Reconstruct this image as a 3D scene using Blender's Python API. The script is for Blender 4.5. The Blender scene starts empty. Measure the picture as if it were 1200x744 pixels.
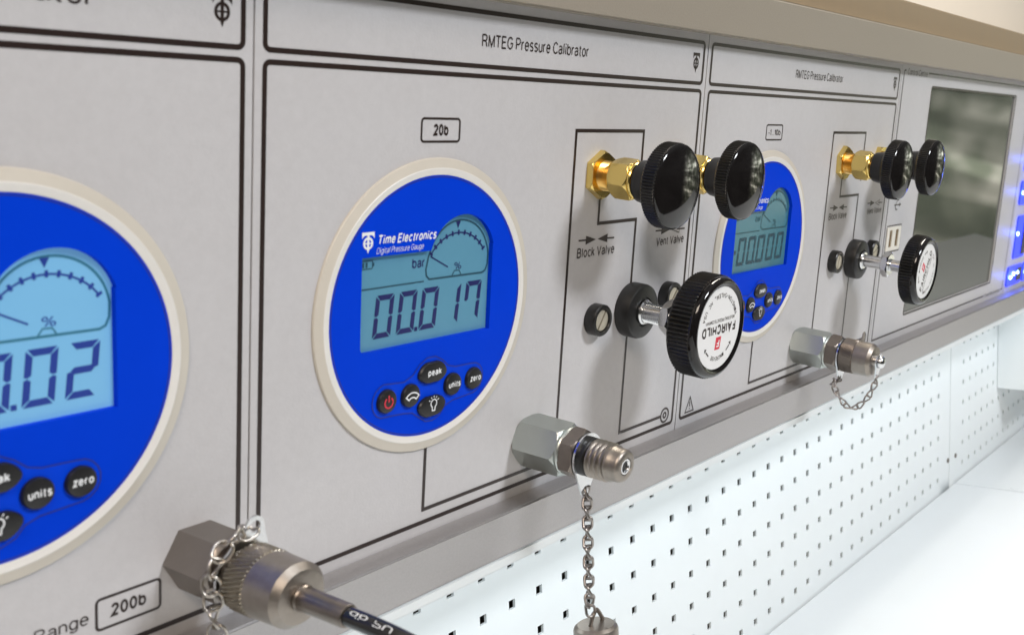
import bpy, bmesh, math, random
from mathutils import Matrix, Vector
from mathutils.geometry import tessellate_polygon
random.seed(4)
PI = math.pi
MM = 0.001
sc = bpy.context.scene
COL = sc.collection
# Everything below is laid out in millimetres in the frame of the sloping instrument panel
# (x along the panel, y into it, z up its face); TILT turns that frame so that gravity is -Z.
TILT = math.radians(7.12)
R = Matrix.Rotation(TILT, 4, 'X')
ST, CT = math.sin(TILT), math.cos(TILT)

# ------------------------------------------------------------------ camera
yaw, pitch, roll = 1.104990045782652, -0.20291900214019495, 0.10257338116681992
fw = Vector((math.sin(yaw)*math.cos(pitch), math.cos(yaw)*math.cos(pitch), math.sin(pitch)))
sd = Vector((math.cos(yaw), -math.sin(yaw), 0)); up = sd.cross(fw)
s2 = math.cos(roll)*sd + math.sin(roll)*up; u2 = -math.sin(roll)*sd + math.cos(roll)*up
cam = bpy.data.cameras.new('camera'); camo = bpy.data.objects.new('camera', cam); COL.objects.link(camo)
cm = Matrix(((s2.x, u2.x, -fw.x, -253.861*MM), (s2.y, u2.y, -fw.y, -310.761*MM), (s2.z, u2.z, -fw.z, 125.708*MM), (0, 0, 0, 1)))
camo.matrix_world = R @ cm
cam.sensor_width = 36; cam.lens = 36*1370.669/1200
cam.shift_x = -290.77/1200; cam.shift_y = -3.12/1200
cam.clip_start = 0.01; cam.clip_end = 100
cam.dof.use_dof = True; cam.dof.focus_distance = 0.60; cam.dof.aperture_fstop = 24
sc.camera = camo

# ------------------------------------------------------------------ world: a dim room seen in reflections
w = bpy.data.worlds.new('World'); sc.world = w; w.use_nodes = True
nt = w.node_tree; nt.nodes.clear()
def N(nt, t, **k):
    n = nt.nodes.new(t)
    for a, b in k.items(): setattr(n, a, b)
    return n
out = N(nt, 'ShaderNodeOutputWorld'); bg = N(nt, 'ShaderNodeBackground'); tc = N(nt, 'ShaderNodeTexCoord')
sep = N(nt, 'ShaderNodeSeparateXYZ'); nt.links.new(tc.outputs['Generated'], sep.inputs[0])
rmp = N(nt, 'ShaderNodeValToRGB'); e = rmp.color_ramp.elements
e[0].position = 0.0; e[0].color = (.10, .085, .075, 1); e[1].position = 1.0; e[1].color = (1.1, 1.08, 1.1, 1)
for p, c in ((.42, (.15, .14, .125, 1)), (.5, (.19, .185, .175, 1)), (.62, (.26, .26, .26, 1)), (.8, (.75, .75, .77, 1))):
    q = rmp.color_ramp.elements.new(p); q.color = c
ma = N(nt, 'ShaderNodeMath', operation='MULTIPLY_ADD'); ma.inputs[1].default_value = .5; ma.inputs[2].default_value = .5
nt.links.new(sep.outputs['Z'], ma.inputs[0]); nt.links.new(ma.outputs[0], rmp.inputs[0])
mp = N(nt, 'ShaderNodeMapping'); mp.inputs['Scale'].default_value = (1.2, 1.2, 4.0)
nz = N(nt, 'ShaderNodeTexNoise'); nz.inputs['Scale'].default_value = 2.6; nz.inputs['Detail'].default_value = 3
nt.links.new(tc.outputs['Generated'], mp.inputs[0]); nt.links.new(mp.outputs[0], nz.inputs[0])
r2 = N(nt, 'ShaderNodeValToRGB'); r2.color_ramp.elements[0].position = .36; r2.color_ramp.elements[0].color = (.35, .36, .34, 1)
r2.color_ramp.elements[1].position = .66; r2.color_ramp.elements[1].color = (1.6, 1.6, 1.6, 1)
nt.links.new(nz.outputs['Fac'], r2.inputs[0])
mx = N(nt, 'ShaderNodeMix', data_type='RGBA', blend_type='MULTIPLY'); mx.inputs[0].default_value = 1
nt.links.new(rmp.outputs[0], mx.inputs[6]); nt.links.new(r2.outputs[0], mx.inputs[7])
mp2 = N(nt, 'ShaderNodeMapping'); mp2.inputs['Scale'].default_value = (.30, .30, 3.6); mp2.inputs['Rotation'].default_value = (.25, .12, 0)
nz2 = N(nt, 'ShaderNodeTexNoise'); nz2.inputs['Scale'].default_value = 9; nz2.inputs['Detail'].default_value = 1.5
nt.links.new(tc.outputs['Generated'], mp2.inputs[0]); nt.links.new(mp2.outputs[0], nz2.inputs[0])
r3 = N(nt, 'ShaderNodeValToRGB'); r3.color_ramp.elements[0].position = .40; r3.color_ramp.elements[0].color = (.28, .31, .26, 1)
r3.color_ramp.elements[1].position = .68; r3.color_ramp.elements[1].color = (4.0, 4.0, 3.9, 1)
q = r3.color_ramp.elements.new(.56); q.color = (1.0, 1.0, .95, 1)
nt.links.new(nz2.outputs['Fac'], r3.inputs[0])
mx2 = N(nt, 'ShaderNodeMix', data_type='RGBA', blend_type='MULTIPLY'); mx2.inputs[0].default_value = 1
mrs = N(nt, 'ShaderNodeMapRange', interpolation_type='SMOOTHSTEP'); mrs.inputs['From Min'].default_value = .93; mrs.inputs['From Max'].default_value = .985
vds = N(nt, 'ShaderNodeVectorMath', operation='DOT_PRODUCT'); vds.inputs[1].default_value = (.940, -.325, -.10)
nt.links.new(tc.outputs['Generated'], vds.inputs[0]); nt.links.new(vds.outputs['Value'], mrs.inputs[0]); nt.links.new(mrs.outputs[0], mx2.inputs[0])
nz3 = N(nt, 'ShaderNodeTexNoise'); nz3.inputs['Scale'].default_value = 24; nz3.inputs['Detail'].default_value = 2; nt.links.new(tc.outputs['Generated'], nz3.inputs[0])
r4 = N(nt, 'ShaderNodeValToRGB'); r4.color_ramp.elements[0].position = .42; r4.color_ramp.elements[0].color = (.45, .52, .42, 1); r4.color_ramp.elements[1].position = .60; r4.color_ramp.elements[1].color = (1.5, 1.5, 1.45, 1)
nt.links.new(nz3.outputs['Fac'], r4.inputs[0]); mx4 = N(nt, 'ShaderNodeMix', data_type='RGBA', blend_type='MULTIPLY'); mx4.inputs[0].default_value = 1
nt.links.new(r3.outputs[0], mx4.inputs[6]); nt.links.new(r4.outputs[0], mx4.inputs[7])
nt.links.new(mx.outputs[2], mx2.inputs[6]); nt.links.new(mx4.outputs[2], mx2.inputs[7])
# bright cone added to the world, standing for the lit room the screen reflects
vd = N(nt, 'ShaderNodeVectorMath', operation='DOT_PRODUCT'); vd.inputs[1].default_value = (.940, -.325, -.10)
mr = N(nt, 'ShaderNodeMapRange', interpolation_type='SMOOTHSTEP'); mr.inputs['From Min'].default_value = .955; mr.inputs['From Max'].default_value = .992; mr.inputs['To Min'].default_value = 1.0; mr.inputs['To Max'].default_value = 15.0
nt.links.new(tc.outputs['Generated'], vd.inputs[0]); nt.links.new(vd.outputs['Value'], mr.inputs[0])
mx3 = N(nt, 'ShaderNodeMix', data_type='RGBA', blend_type='MULTIPLY'); mx3.inputs[0].default_value = 1
nt.links.new(mx2.outputs[2], mx3.inputs[6]); nt.links.new(mr.outputs[0], mx3.inputs[7])
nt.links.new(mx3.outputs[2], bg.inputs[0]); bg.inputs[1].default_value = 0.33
nt.links.new(bg.outputs[0], out.inputs[0])

# ------------------------------------------------------------------ lamps
def area(name, loc, target, sx, sy, power, col, spread=None):
    l = bpy.data.lights.new(name, 'AREA'); l.shape = 'RECTANGLE'; l.size = sx*MM; l.size_y = sy*MM
    l.energy = power; l.color = col
    if spread: l.spread = spread
    o = bpy.data.objects.new(name, l); COL.objects.link(o)
    p = Vector(loc)*MM; d = (Vector(target)*MM - p).normalized()
    m = d.to_track_quat('-Z', 'Y').to_matrix().to_4x4(); m.translation = p
    o.matrix_world = R @ m
    return o
area('ceiling_lamp', (420, -1500, 1380), (300, 0, 20), 420, 300, 27, (.94, .965, 1.0))
area('ceiling_lamp', (-1300, -900, 1500), (-100, 0, 60), 900, 600, 22, (1.0, .85, .71))
area('under_console_lamp', (700, 10, -91), (700, 62, -330), 2000, 20, .80, (.91, .975, 1.0))
area('wall_fill', (1300, 90, 1250), (1250, 245, 350), 1200, 200, 24, (1.0, .93, .82))  # unseen lamp added above the console to brighten the wall
sc.view_settings.view_transform = 'Standard'; sc.view_settings.look = 'None'
sc.view_settings.exposure = 0; sc.view_settings.gamma = 1
sc.render.engine = 'CYCLES'

# ------------------------------------------------------------------ materials
def mat(name, col, rough=.5, metal=0, bump=0, bscale=400, var=0, vscale=60, coat=0, emit=None, estr=0, spec=None, aniso=None):
    m = bpy.data.materials.new(name); m.use_nodes = True; nt = m.node_tree
    b = nt.nodes['Principled BSDF']
    b.inputs['Base Color'].default_value = (*col, 1); b.inputs['Roughness'].default_value = rough; b.inputs['Metallic'].default_value = metal
    if coat: b.inputs['Coat Weight'].default_value = coat; b.inputs['Coat Roughness'].default_value = .06
    if spec is not None: b.inputs['Specular IOR Level'].default_value = spec
    if emit: b.inputs['Emission Color'].default_value = (*emit, 1); b.inputs['Emission Strength'].default_value = estr
    tc = N(nt, 'ShaderNodeTexCoord')
    if aniso:
        mpn = N(nt, 'ShaderNodeMapping'); mpn.inputs['Scale'].default_value = aniso; nt.links.new(tc.outputs['Object'], mpn.inputs[0]); src = mpn.outputs[0]
    else: src = tc.outputs['Object']
    if bump:
        n = N(nt, 'ShaderNodeTexNoise'); n.inputs['Scale'].default_value = bscale; n.inputs['Detail'].default_value = 4
        nt.links.new(src, n.inputs[0])
        bp = N(nt, 'ShaderNodeBump'); bp.inputs['Strength'].default_value = bump; bp.inputs['Distance'].default_value = .0002
        nt.links.new(n.outputs['Fac'], bp.inputs['Height']); nt.links.new(bp.outputs[0], b.inputs['Normal'])
    if var:
        n = N(nt, 'ShaderNodeTexNoise'); n.inputs['Scale'].default_value = vscale; n.inputs['Detail'].default_value = 6; n.inputs['Roughness'].default_value = .7
        nt.links.new(src, n.inputs[0])
        cr = N(nt, 'ShaderNodeValToRGB'); a = cr.color_ramp.elements
        a[0].position = .3; a[0].color = (*[max(0, c*(1-var)) for c in col], 1); a[1].position = .7; a[1].color = (*[min(1, c*(1+var)) for c in col], 1)
        nt.links.new(n.outputs['Fac'], cr.inputs[0]); nt.links.new(cr.outputs[0], b.inputs['Base Color'])
        rr = N(nt, 'ShaderNodeMapRange'); rr.inputs['To Min'].default_value = max(.02, rough-.08); rr.inputs['To Max'].default_value = min(1, rough+.1)
        nt.links.new(n.outputs['Fac'], rr.inputs[0]); nt.links.new(rr.outputs[0], b.inputs['Roughness'])
    return m
M = dict(
 panel=mat('satin_grey_panel', (.56, .55, .56), .42, 0, .35, 900, .035, 260),
 ink=mat('dark_brown_ink', (.022, .012, .010), .35),
 white_ink=mat('white_ink', (.82, .84, .86), .5),
 red_ink=mat('red_ink', (.65, .03, .06), .5),
 rail=mat('anodised_aluminium', (.43, .415, .415), .33, .7, .35, 1300, .07, 900),
 rail_warm_lit=mat('aluminium_warm_lit', (.37, .325, .27), .46, .35, .35, 1300, .06, 900),  # same aluminium as the lower rail, warm reflections put into its colour
 bezel_in=mat('cream_plastic_lit', (.76, .74, .70), .38, 0, .1, 500, .02, 100),  # light caught by the inner bevel, put into a paler bezel cream
 bezel=mat('cream_plastic', (.60, .555, .48), .42, 0, .12, 500, .02, 100),
 blue=mat('blue_membrane', (.0003, .045, .64), .45, 0, .12, 700, .03, 30, spec=.04),
 pad=mat('blue_pad', (.0005, .052, .68), .42, spec=.08),
 bluedark=mat('dark_blue_line', (.004, .02, .30), .5),
 lcd_a=mat('lcd_bright', (.14, .34, .50), .22, var=.02, vscale=40, emit=(.15, .38, .68), estr=.42),
 lcd_b=mat('lcd_mid', (.10, .265, .38), .22, var=.03, vscale=40, emit=(.05, .19, .27), estr=.15),
 lcd_c=mat('lcd_dim', (.065, .19, .235), .22, var=.03, vscale=40, emit=(.03, .12, .16), estr=.10),
 seg_a=mat('segment_blue', (.014, .045, .30), .4), seg_b=mat('segment_navy', (.008, .012, .11), .4), seg_c=mat('segment_teal', (.018, .06, .085), .4),
 dial_a=mat('dial_teal', (.03, .17, .26), .4), dial_b=mat('dial_dark_teal', (.015, .07, .11), .4), dial_c=mat('dial_faint_teal', (.02, .08, .10), .4),
 well=mat('dark_recess', (.004, .02, .11), .5),
 button=mat('black_button', (.012, .012, .013), .38),
 brass=mat('polished_brass', (.80, .60, .20), .24, 1, .03, 300, .03, 60),
 brass_dark=mat('copper_brass', (.82, .53, .17), .30, 1),
 knob=mat('glossy_black_plastic', (.008, .007, .007), .07, 0, .03, 120),
 knob_side=mat('ribbed_black_plastic', (.006, .0055, .005), .34),
 rubber=mat('matt_black_plastic', (.010, .0095, .009), .42, 0, .3, 500),
 chrome=mat('bright_steel', (.72, .73, .74), .18, 1, .05, 300),
 zinc=mat('zinc_plated_steel', (.50, .535, .51), .36, 1, .08, 300, .04, 60),
 steel=mat('dark_steel', (.24, .21, .185), .36, 1, .35, 400, .10, 200),
 steel2=mat('turned_steel', (.34, .305, .27), .41, 1, .3, 600, .10, 260),
 ally=mat('tarnished_aluminium', (.29, .26, .235), .36, 1, .2, 500, .10, 30),
 knurl=mat('knurled_steel', (.42, .38, .31), .34, 1, .2, 400, .12, 200),
 label=mat('white_label', (.80, .80, .80), .35),
 cable=mat('black_cable', (.010, .009, .009), .22, coat=.3),
 white=mat('white_painted_steel', (.76, .80, .81), .42, 0, .12, 500, .012, 30),
 worktop=mat('white_laminate', (.66, .69, .71), .30, 0, .12, 400, .012, 20),
 seam=mat('grey_seam', (.45, .50, .54), .5),
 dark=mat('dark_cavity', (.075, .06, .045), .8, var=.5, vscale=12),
 wall=mat('cream_wall', (.80, .77, .71), .7, var=.02, vscale=4),
 glass=mat('dark_screen_glass', (.075, .080, .066), .03, 0, 0, spec=.75),
 frame=mat('screen_frame', (.030, .022, .018), .4),
 shelf=mat('tan_laminate', (.30, .225, .14), .5, var=.05, vscale=60),
 head=mat('nickel_head', (.62, .57, .46), .34, .6),
 usb=mat('usb_white', (.78, .74, .66), .4), slot=mat('usb_slot', (.20, .13, .06), .4),
 led=mat('blue_lit_key', (.02, .05, .75), .3, emit=(.018, .030, 1.0), estr=1.5),
 ledw=mat('led_point', (.5, .7, 1), .3, emit=(.28, .50, 1.0), estr=12),
 keyb=mat('key_core', (.01, .012, .05), .3),
)

_n = M['panel'].node_tree; _b = _n.nodes['Principled BSDF']; _src = _b.inputs['Base Color'].links[0].from_socket
_t = N(_n, 'ShaderNodeTexCoord'); _z = N(_n, 'ShaderNodeTexNoise'); _z.inputs['Scale'].default_value = 14; _z.inputs['Detail'].default_value = 7; _z.inputs['Roughness'].default_value = .75
_n.links.new(_t.outputs['Object'], _z.inputs[0]); _r = N(_n, 'ShaderNodeValToRGB'); _r.color_ramp.elements[0].position = .3; _r.color_ramp.elements[0].color = (.95, .945, .94, 1)
_r.color_ramp.elements[1].position = .7; _r.color_ramp.elements[1].color = (1, 1, 1, 1); _n.links.new(_z.outputs['Fac'], _r.inputs[0])
_m = N(_n, 'ShaderNodeMix', data_type='RGBA', blend_type='MULTIPLY'); _m.inputs[0].default_value = 1
_n.links.new(_src, _m.inputs[6]); _n.links.new(_r.outputs[0], _m.inputs[7]); _n.links.new(_m.outputs[2], _b.inputs['Base Color'])

# ------------------------------------------------------------------ object helpers
def place(o, loc):
    o.matrix_world = R @ Matrix.Translation(Vector(loc)*MM)
def thing(name, label, cat, loc=(0, 0, 0), group=None):
    o = bpy.data.objects.new(name, None); COL.objects.link(o); o.empty_display_size = .01
    place(o, loc); o['label'] = label; o['category'] = cat
    if group: o['group'] = group
    return o
def tag(o, label, cat, loc=(0, 0, 0), group=None):
    place(o, loc); o['label'] = label; o['category'] = cat
    if group: o['group'] = group
    return o
class MB:
    def __init__(s): s.v = []; s.f = []
    def add(s, v, f):
        k = len(s.v); s.v += [tuple(p) for p in v]; s.f += [tuple(i+k for i in q) for q in f]; return s
    def mesh(s, name, m, ang=32):
        me = bpy.data.meshes.new(name); me.from_pydata([(x*MM, y*MM, z*MM) for x, y, z in s.v], [], s.f)
        me.materials.append(m); me.polygons.foreach_set('use_smooth', [True]*len(me.polygons)); me.update()
        me.set_sharp_from_angle(angle=math.radians(ang))
        return me
    def obj(s, name, m, parent=None, ang=32, loc=None):
        o = bpy.data.objects.new(name, s.mesh(name, m, ang)); COL.objects.link(o)
        if parent: o.parent = parent
        if loc: o.location = Vector(loc)*MM
        return o
def inst(src, name, parent, loc, rot=None):
    o = bpy.data.objects.new(name, src.data); COL.objects.link(o); o.parent = parent; o.location = Vector(loc)*MM
    if rot: o.rotation_euler = rot
    return o
def radial(mb, ds, rf, n=64, cap0=True, cap1=True, c=(0, 0), rot=0):
    """surface round an axis standing out of the panel (-y): depth list ds, radius rf(theta, d, index)"""
    v = []; f = []
    for i, d in enumerate(ds):
        for k in range(n):
            t = 2*PI*k/n + rot; r = rf(t-rot, d, i); v.append((c[0]+r*math.cos(t), -d, c[1]+r*math.sin(t)))
    for i in range(len(ds)-1):
        for k in range(n):
            a = i*n+k; b = i*n+(k+1) % n; f.append((a, b, b+n, a+n))
    if cap0: f.append(tuple(reversed(range(n))))
    if cap1: f.append(tuple((len(ds)-1)*n+k for k in range(n)))
    mb.add(v, f); return mb
def lathe(mb, prof, n=64, c=(0, 0), cap0=True, cap1=True):
    rs = [p[1] for p in prof]
    return radial(mb, [p[0] for p in prof], lambda t, d, i: rs[i], n, cap0, cap1, c)
def hexr(rc):
    a = rc*math.cos(PI/6)
    return lambda t: a/math.cos(((t) % (PI/3)) - PI/6)
def nut(mb, d0, d1, rc, rot=0, ch=1.0, ch0=True, chr_=None, c=(0, 0), n=96):
    h = hexr(rc); a = rc*math.cos(PI/6); m0 = chr_ or a*.985
    ds = []; L = d1-d0; k = 6
    ds = [d0+ch*i/k for i in range(k+1)] + [d1-ch+ch*i/k for i in range(k+1)]
    def rf(t, d, i):
        r = h(t); s = (rc-m0)/ch
        if ch0: r = min(r, m0+(d-d0)*s)
        return min(r, m0+(d1-d)*s)
    return radial(mb, ds, rf, n, True, True, c, rot)
def prism(mb, poly, y0, y1, holes=()):
    """flat shape in the panel plane, poly = [(x,z)], from y0 (back) to y1 (front, smaller y)"""
    loops = [poly]+list(holes); tri = tessellate_polygon([[Vector((x, z, 0)) for x, z in l] for l in loops])
    flat = [p for l in loops for p in l]; n = len(flat)
    v = [(x, y1, z) for x, z in flat] + [(x, y0, z) for x, z in flat]; f = []
    for t in tri:
        a, b, c = [flat[i] for i in t]
        if (b[0]-a[0])*(c[1]-a[1])-(b[1]-a[1])*(c[0]-a[0]) < 0: t = (t[0], t[2], t[1])
        f.append(tuple(t)); f.append((t[2]+n, t[1]+n, t[0]+n))
    k = 0
    for li, l in enumerate(loops):
        ar = sum(l[i][0]*l[(i+1) % len(l)][1]-l[(i+1) % len(l)][0]*l[i][1] for i in range(len(l)))
        for i in range(len(l)):
            a = k+i; b = k+(i+1) % len(l)
            f.append((a, a+n, b+n, b) if (ar > 0) == (li == 0) else (a, b, b+n, a+n))
        k += len(l)
    mb.add(v, f); return mb
def sheet(mb, poly, y, holes=()):
    return prism(mb, poly, y+.05, y, holes)
def rrect(x0, z0, x1, z1, r, k=5):
    pts = []
    for cx, cz, a in ((x1-r, z0+r, -90), (x1-r, z1-r, 0), (x0+r, z1-r, 90), (x0+r, z0+r, 180)):
        for i in range(k+1):
            t = math.radians(a+90*i/k); pts.append((cx+r*math.cos(t), cz+r*math.sin(t)))
    return pts
def ring_rect(mb, x0, z0, x1, z1, w, r, y=-.12):
    return sheet(mb, rrect(x0, z0, x1, z1, r+w/2), y, [rrect(x0+w, z0+w, x1-w, z1-w, max(.2, r-w/2))])
def line(mb, pts, w, y=-.12, closed=False):
    n = len(pts); L = []; Rr = []
    for i in range(n):
        p = Vector(pts[i]); a = Vector(pts[i-1]) if (i > 0 or closed) else None; b = Vector(pts[(i+1) % n]) if (i < n-1 or closed) else None
        d1 = (p-a).normalized() if a is not None else None; d2 = (b-p).normalized() if b is not None else None
        if d1 is None: d1 = d2
        if d2 is None: d2 = d1
        n1 = Vector((-d1.y, d1.x)); n2 = Vector((-d2.y, d2.x)); m = (n1+n2)
        m = m.normalized() if m.length > 1e-6 else n1
        s = w/2/max(.35, m.dot(n1)); L.append(p+m*s); Rr.append(p-m*s)
    v = [(p.x, y, p.y) for p in L]+[(p.x, y, p.y) for p in Rr]
    f = [(i, (i+1) % n, (i+1) % n+n, i+n)[::-1] for i in range(n if closed else n-1)]
    mb.add(v, f); return mb
def arc(cx, cz, r, a0, a1, n=20):
    return [(cx+r*math.cos(math.radians(a0+(a1-a0)*i/n)), cz+r*math.sin(math.radians(a0+(a1-a0)*i/n))) for i in range(n+1)]
def box(mb, x0, x1, y0, y1, z0, z1, bev=0):
    if bev <= 0:
        v = [(x, y, z) for x in (x0, x1) for y in (y0, y1) for z in (z0, z1)]
        mb.add(v, [(0, 1, 3, 2), (4, 6, 7, 5), (0, 4, 5, 1), (2, 3, 7, 6), (0, 2, 6, 4), (1, 5, 7, 3)]); return mb
    bm = bmesh.new(); g = bmesh.ops.create_cube(bm, size=1)
    for q in bm.verts: q.co = Vector((x0+(q.co.x+.5)*(x1-x0), y0+(q.co.y+.5)*(y1-y0), z0+(q.co.z+.5)*(z1-z0)))
    bmesh.ops.bevel(bm, geom=bm.edges[:], offset=bev, segments=2, affect='EDGES')
    bm.verts.index_update(); mb.add([tuple(q.co) for q in bm.verts], [tuple(q.index for q in p.verts) for p in bm.faces]); bm.free(); return mb
def tube(mb, pts, r, n=10, closed=False, rf=None):
    P = [Vector(p) for p in pts]; m = len(P); v = []; f = []; ref = None
    for i in range(m):
        a = P[i-1] if (i > 0 or closed) else P[i]; b = P[(i+1) % m] if (i < m-1 or closed) else P[i]
        t = (b-a).normalized()
        if ref is None: ref = t.orthogonal().normalized()
        ref = (ref-t*ref.dot(t)).normalized(); q = t.cross(ref); rr = rf(i/(m-1)) if rf else r
        for k in range(n):
            an = 2*PI*k/n; v.append(tuple(P[i]+(ref*math.cos(an)+q*math.sin(an))*rr))
    for i in range(m if closed else m-1):
        j = (i+1) % m
        for k in range(n): f.append((i*n+k, j*n+k, j*n+(k+1) % n, i*n+(k+1) % n)[::-1])
    if not closed: f += [tuple(range(n)), tuple(reversed([(m-1)*n+k for k in range(n)]))]
    mb.add(v, f); return mb
def smooth(pts, k=6):
    P = [Vector(p) for p in pts]; o = []
    for i in range(len(P)-1):
        a = P[max(0, i-1)]; b = P[i]; c = P[i+1]; d = P[min(len(P)-1, i+2)]
        for j in range(k):
            t = j/k; o.append(.5*((2*b)+(c-a)*t+(2*a-5*b+4*c-d)*t*t+(3*b-3*c+d-a)*t**3))
    o.append(P[-1]); return o
def _e(cx, cz, rx, rz, a0, a1, n=9):
    return [(cx+rx*math.cos(math.radians(a0+(a1-a0)*i/n)), cz+rz*math.sin(math.radians(a0+(a1-a0)*i/n))) for i in range(n+1)]
_O = lambda w, h, c=.5: _e(w/2, h/2, w/2, h/2, 90, 450, 24)
def _bowl(x0, x1, z0, z1, n=9):                                   # D shape to the right of a stem
    r = min((z1-z0)/2, x1-x0); return [(x0, z0), (x1-r, z0)]+_e(x1-r, (z0+z1)/2, r, (z1-z0)/2, -90, 90, n)+[(x0, z1)]
G_ = {   # grotesque lettering as centre lines: glyph -> (width, strokes); cap height 7, x height 5.1
 'A': (5.0, [[(0, 0), (2.5, 7), (5, 0)], [(.9, 2.4), (4.1, 2.4)]]), 'B': (4.3, [[(0, 0), (0, 7)], _bowl(0, 4.0, 3.7, 7), _bowl(0, 4.3, 0, 3.7)]),
 'C': (4.7, [_e(2.5, 3.5, 2.5, 3.5, 38, 322, 20)]), 'D': (4.7, [[(0, 0), (0, 7)], [(0, 0), (2.0, 0)]+_e(2.0, 3.5, 2.7, 3.5, -90, 90, 14)+[(0, 7)]]),
 'E': (3.9, [[(3.9, 0), (0, 0), (0, 7), (3.8, 7)], [(0, 3.7), (3.5, 3.7)]]), 'F': (3.7, [[(0, 0), (0, 7), (3.7, 7)], [(0, 3.6), (3.2, 3.6)]]),
 'G': (5.0, [_e(2.6, 3.5, 2.6, 3.5, 38, 345, 20)+[(5.1, 3.3), (2.9, 3.3)]]), 'H': (4.5, [[(0, 0), (0, 7)], [(4.5, 0), (4.5, 7)], [(0, 3.7), (4.5, 3.7)]]),
 'I': (0, [[(0, 0), (0, 7)]]), 'L': (3.5, [[(0, 7), (0, 0), (3.5, 0)]]), 'M': (5.3, [[(0, 0), (0, 7)], [(0, 7), (2.65, .3), (5.3, 7)], [(5.3, 7), (5.3, 0)]]),
 'N': (4.5, [[(0, 0), (0, 7)], [(0, 7), (4.5, 0)], [(4.5, 0), (4.5, 7)]]), 'O': (5.2, [_O(5.2, 7)]), 'P': (4.1, [[(0, 0), (0, 7)], _bowl(0, 4.1, 3.2, 7)]),
 'R': (4.5, [[(0, 0), (0, 7)], _bowl(0, 4.2, 3.4, 7), [(2.5, 3.4), (3.6, 2.6), (4.0, .6), (4.5, 0)]]),
 'S': (4.3, [_e(2.15, 5.2, 1.95, 1.8, 20, 210, 12)+[(1.2, 3.95), (3.0, 3.3)]+_e(2.15, 1.85, 2.15, 1.85, 40, -155, 12)]),
 'T': (4.6, [[(0, 7), (4.6, 7)], [(2.3, 7), (2.3, 0)]]), 'U': (4.4, [[(0, 7), (0, 2.2)]+_e(2.2, 2.2, 2.2, 2.2, 180, 360, 12)+[(4.4, 7)]]),
 'V': (4.8, [[(0, 7), (2.4, 0), (4.8, 7)]]), 'W': (7.2, [[(0, 7), (1.8, 0), (3.6, 6.8), (5.4, 0), (7.2, 7)]]), 'Y': (4.8, [[(0, 7), (2.4, 3), (4.8, 7)], [(2.4, 3), (2.4, 0)]]),
 'a': (3.6, [_e(1.75, 3.7, 1.65, 1.4, 160, 0, 9)+[(3.4, .9), (3.75, 0)], [(3.4, 3.0), (1.5, 2.75)]+_e(1.45, 1.4, 1.45, 1.38, 90, 290, 10)+[(3.4, 1.4)]]),
 'b': (3.7, [[(0, 0), (0, 7)], _e(1.85, 2.55, 1.85, 2.55, 180, -180, 20)]), 'c': (3.3, [_e(1.85, 2.55, 1.85, 2.55, 42, 318, 16)]), 'd': (3.7, [[(3.7, 0), (3.7, 7)], _O(3.7, 5.1)]),
 'e': (3.6, [[(.1, 2.7), (3.6, 2.7)]+_e(1.8, 2.55, 1.8, 2.55, 3, 318, 18)]), 'g': (3.6, [_O(3.6, 5.1), [(3.6, 5.1), (3.6, -.2)]+_e(1.8, -.2, 1.8, 1.7, 0, -160, 10)]),
 'i': (0, [[(0, 0), (0, 5.1)], [(0, 6.3), (0, 7.2)]]), 'k': (3.2, [[(0, 0), (0, 7)], [(3.0, 5.1), (0, 1.9)], [(1.2, 3.1), (3.2, 0)]]), 'l': (0, [[(0, 0), (0, 7)]]),
 'm': (5.8, [[(0, 0), (0, 5.1)], [(0, 3.4)]+_e(1.45, 3.6, 1.45, 1.5, 170, 0, 8)+[(2.9, 0)], [(2.9, 3.4)]+_e(4.35, 3.6, 1.45, 1.5, 170, 0, 8)+[(5.8, 0)]]),
 'n': (3.3, [[(0, 0), (0, 5.1)], [(0, 3.2)]+_e(1.65, 3.4, 1.65, 1.7, 175, 0, 10)+[(3.3, 0)]]), 'o': (3.7, [_O(3.7, 5.1)]), 'p': (3.7, [[(0, -1.9), (0, 5.1)], _e(1.85, 2.55, 1.85, 2.55, 180, -180, 20)]),
 'r': (1.9, [[(0, 0), (0, 5.1)], [(0, 3.0)]+_e(1.9, 3.0, 1.9, 2.05, 175, 92, 7)]), 's': (3.1, [_e(1.55, 3.8, 1.4, 1.3, 25, 215, 10)+[(2.2, 2.45)]+_e(1.55, 1.3, 1.55, 1.3, 40, -155, 10)]),
 't': (1.9, [[(.8, 6.5), (.8, 1.0)]+_e(1.8, 1.0, 1.0, 1.0, 180, 270, 5), [(0, 5.1), (1.9, 5.1)]]), 'u': (3.3, [[(3.3, 0), (3.3, 5.1)], [(3.3, 1.9)]+_e(1.65, 1.7, 1.65, 1.7, -5, -180, 10)+[(0, 5.1)]]),
 'v': (3.3, [[(0, 5.1), (1.65, 0), (3.3, 5.1)]]), 'z': (3.0, [[(0, 5.1), (3.0, 5.1), (0, 0), (3.1, 0)]]),
 '0': (3.7, [_O(3.7, 7)]), '1': (1.6, [[(0, 5.3), (1.6, 7), (1.6, 0)]]), '2': (3.6, [_e(1.8, 5.1, 1.75, 1.9, 170, -20, 12)+[(2.6, 3.3), (0, 0), (3.7, 0)]]),
 '-': (2.0, [[(0, 2.7), (2.0, 2.7)]]), '.': (0, [[(0, 0), (0, .5)]]), ',': (.3, [[(.3, .5), (0, -1.2)]]),
 '%': (6.4, [_e(1.3, 5.4, 1.2, 1.5, 90, 450, 14), _e(5.1, 1.6, 1.2, 1.5, 90, 450, 14), [(1.4, 0), (5.0, 7)]]),
}
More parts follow.
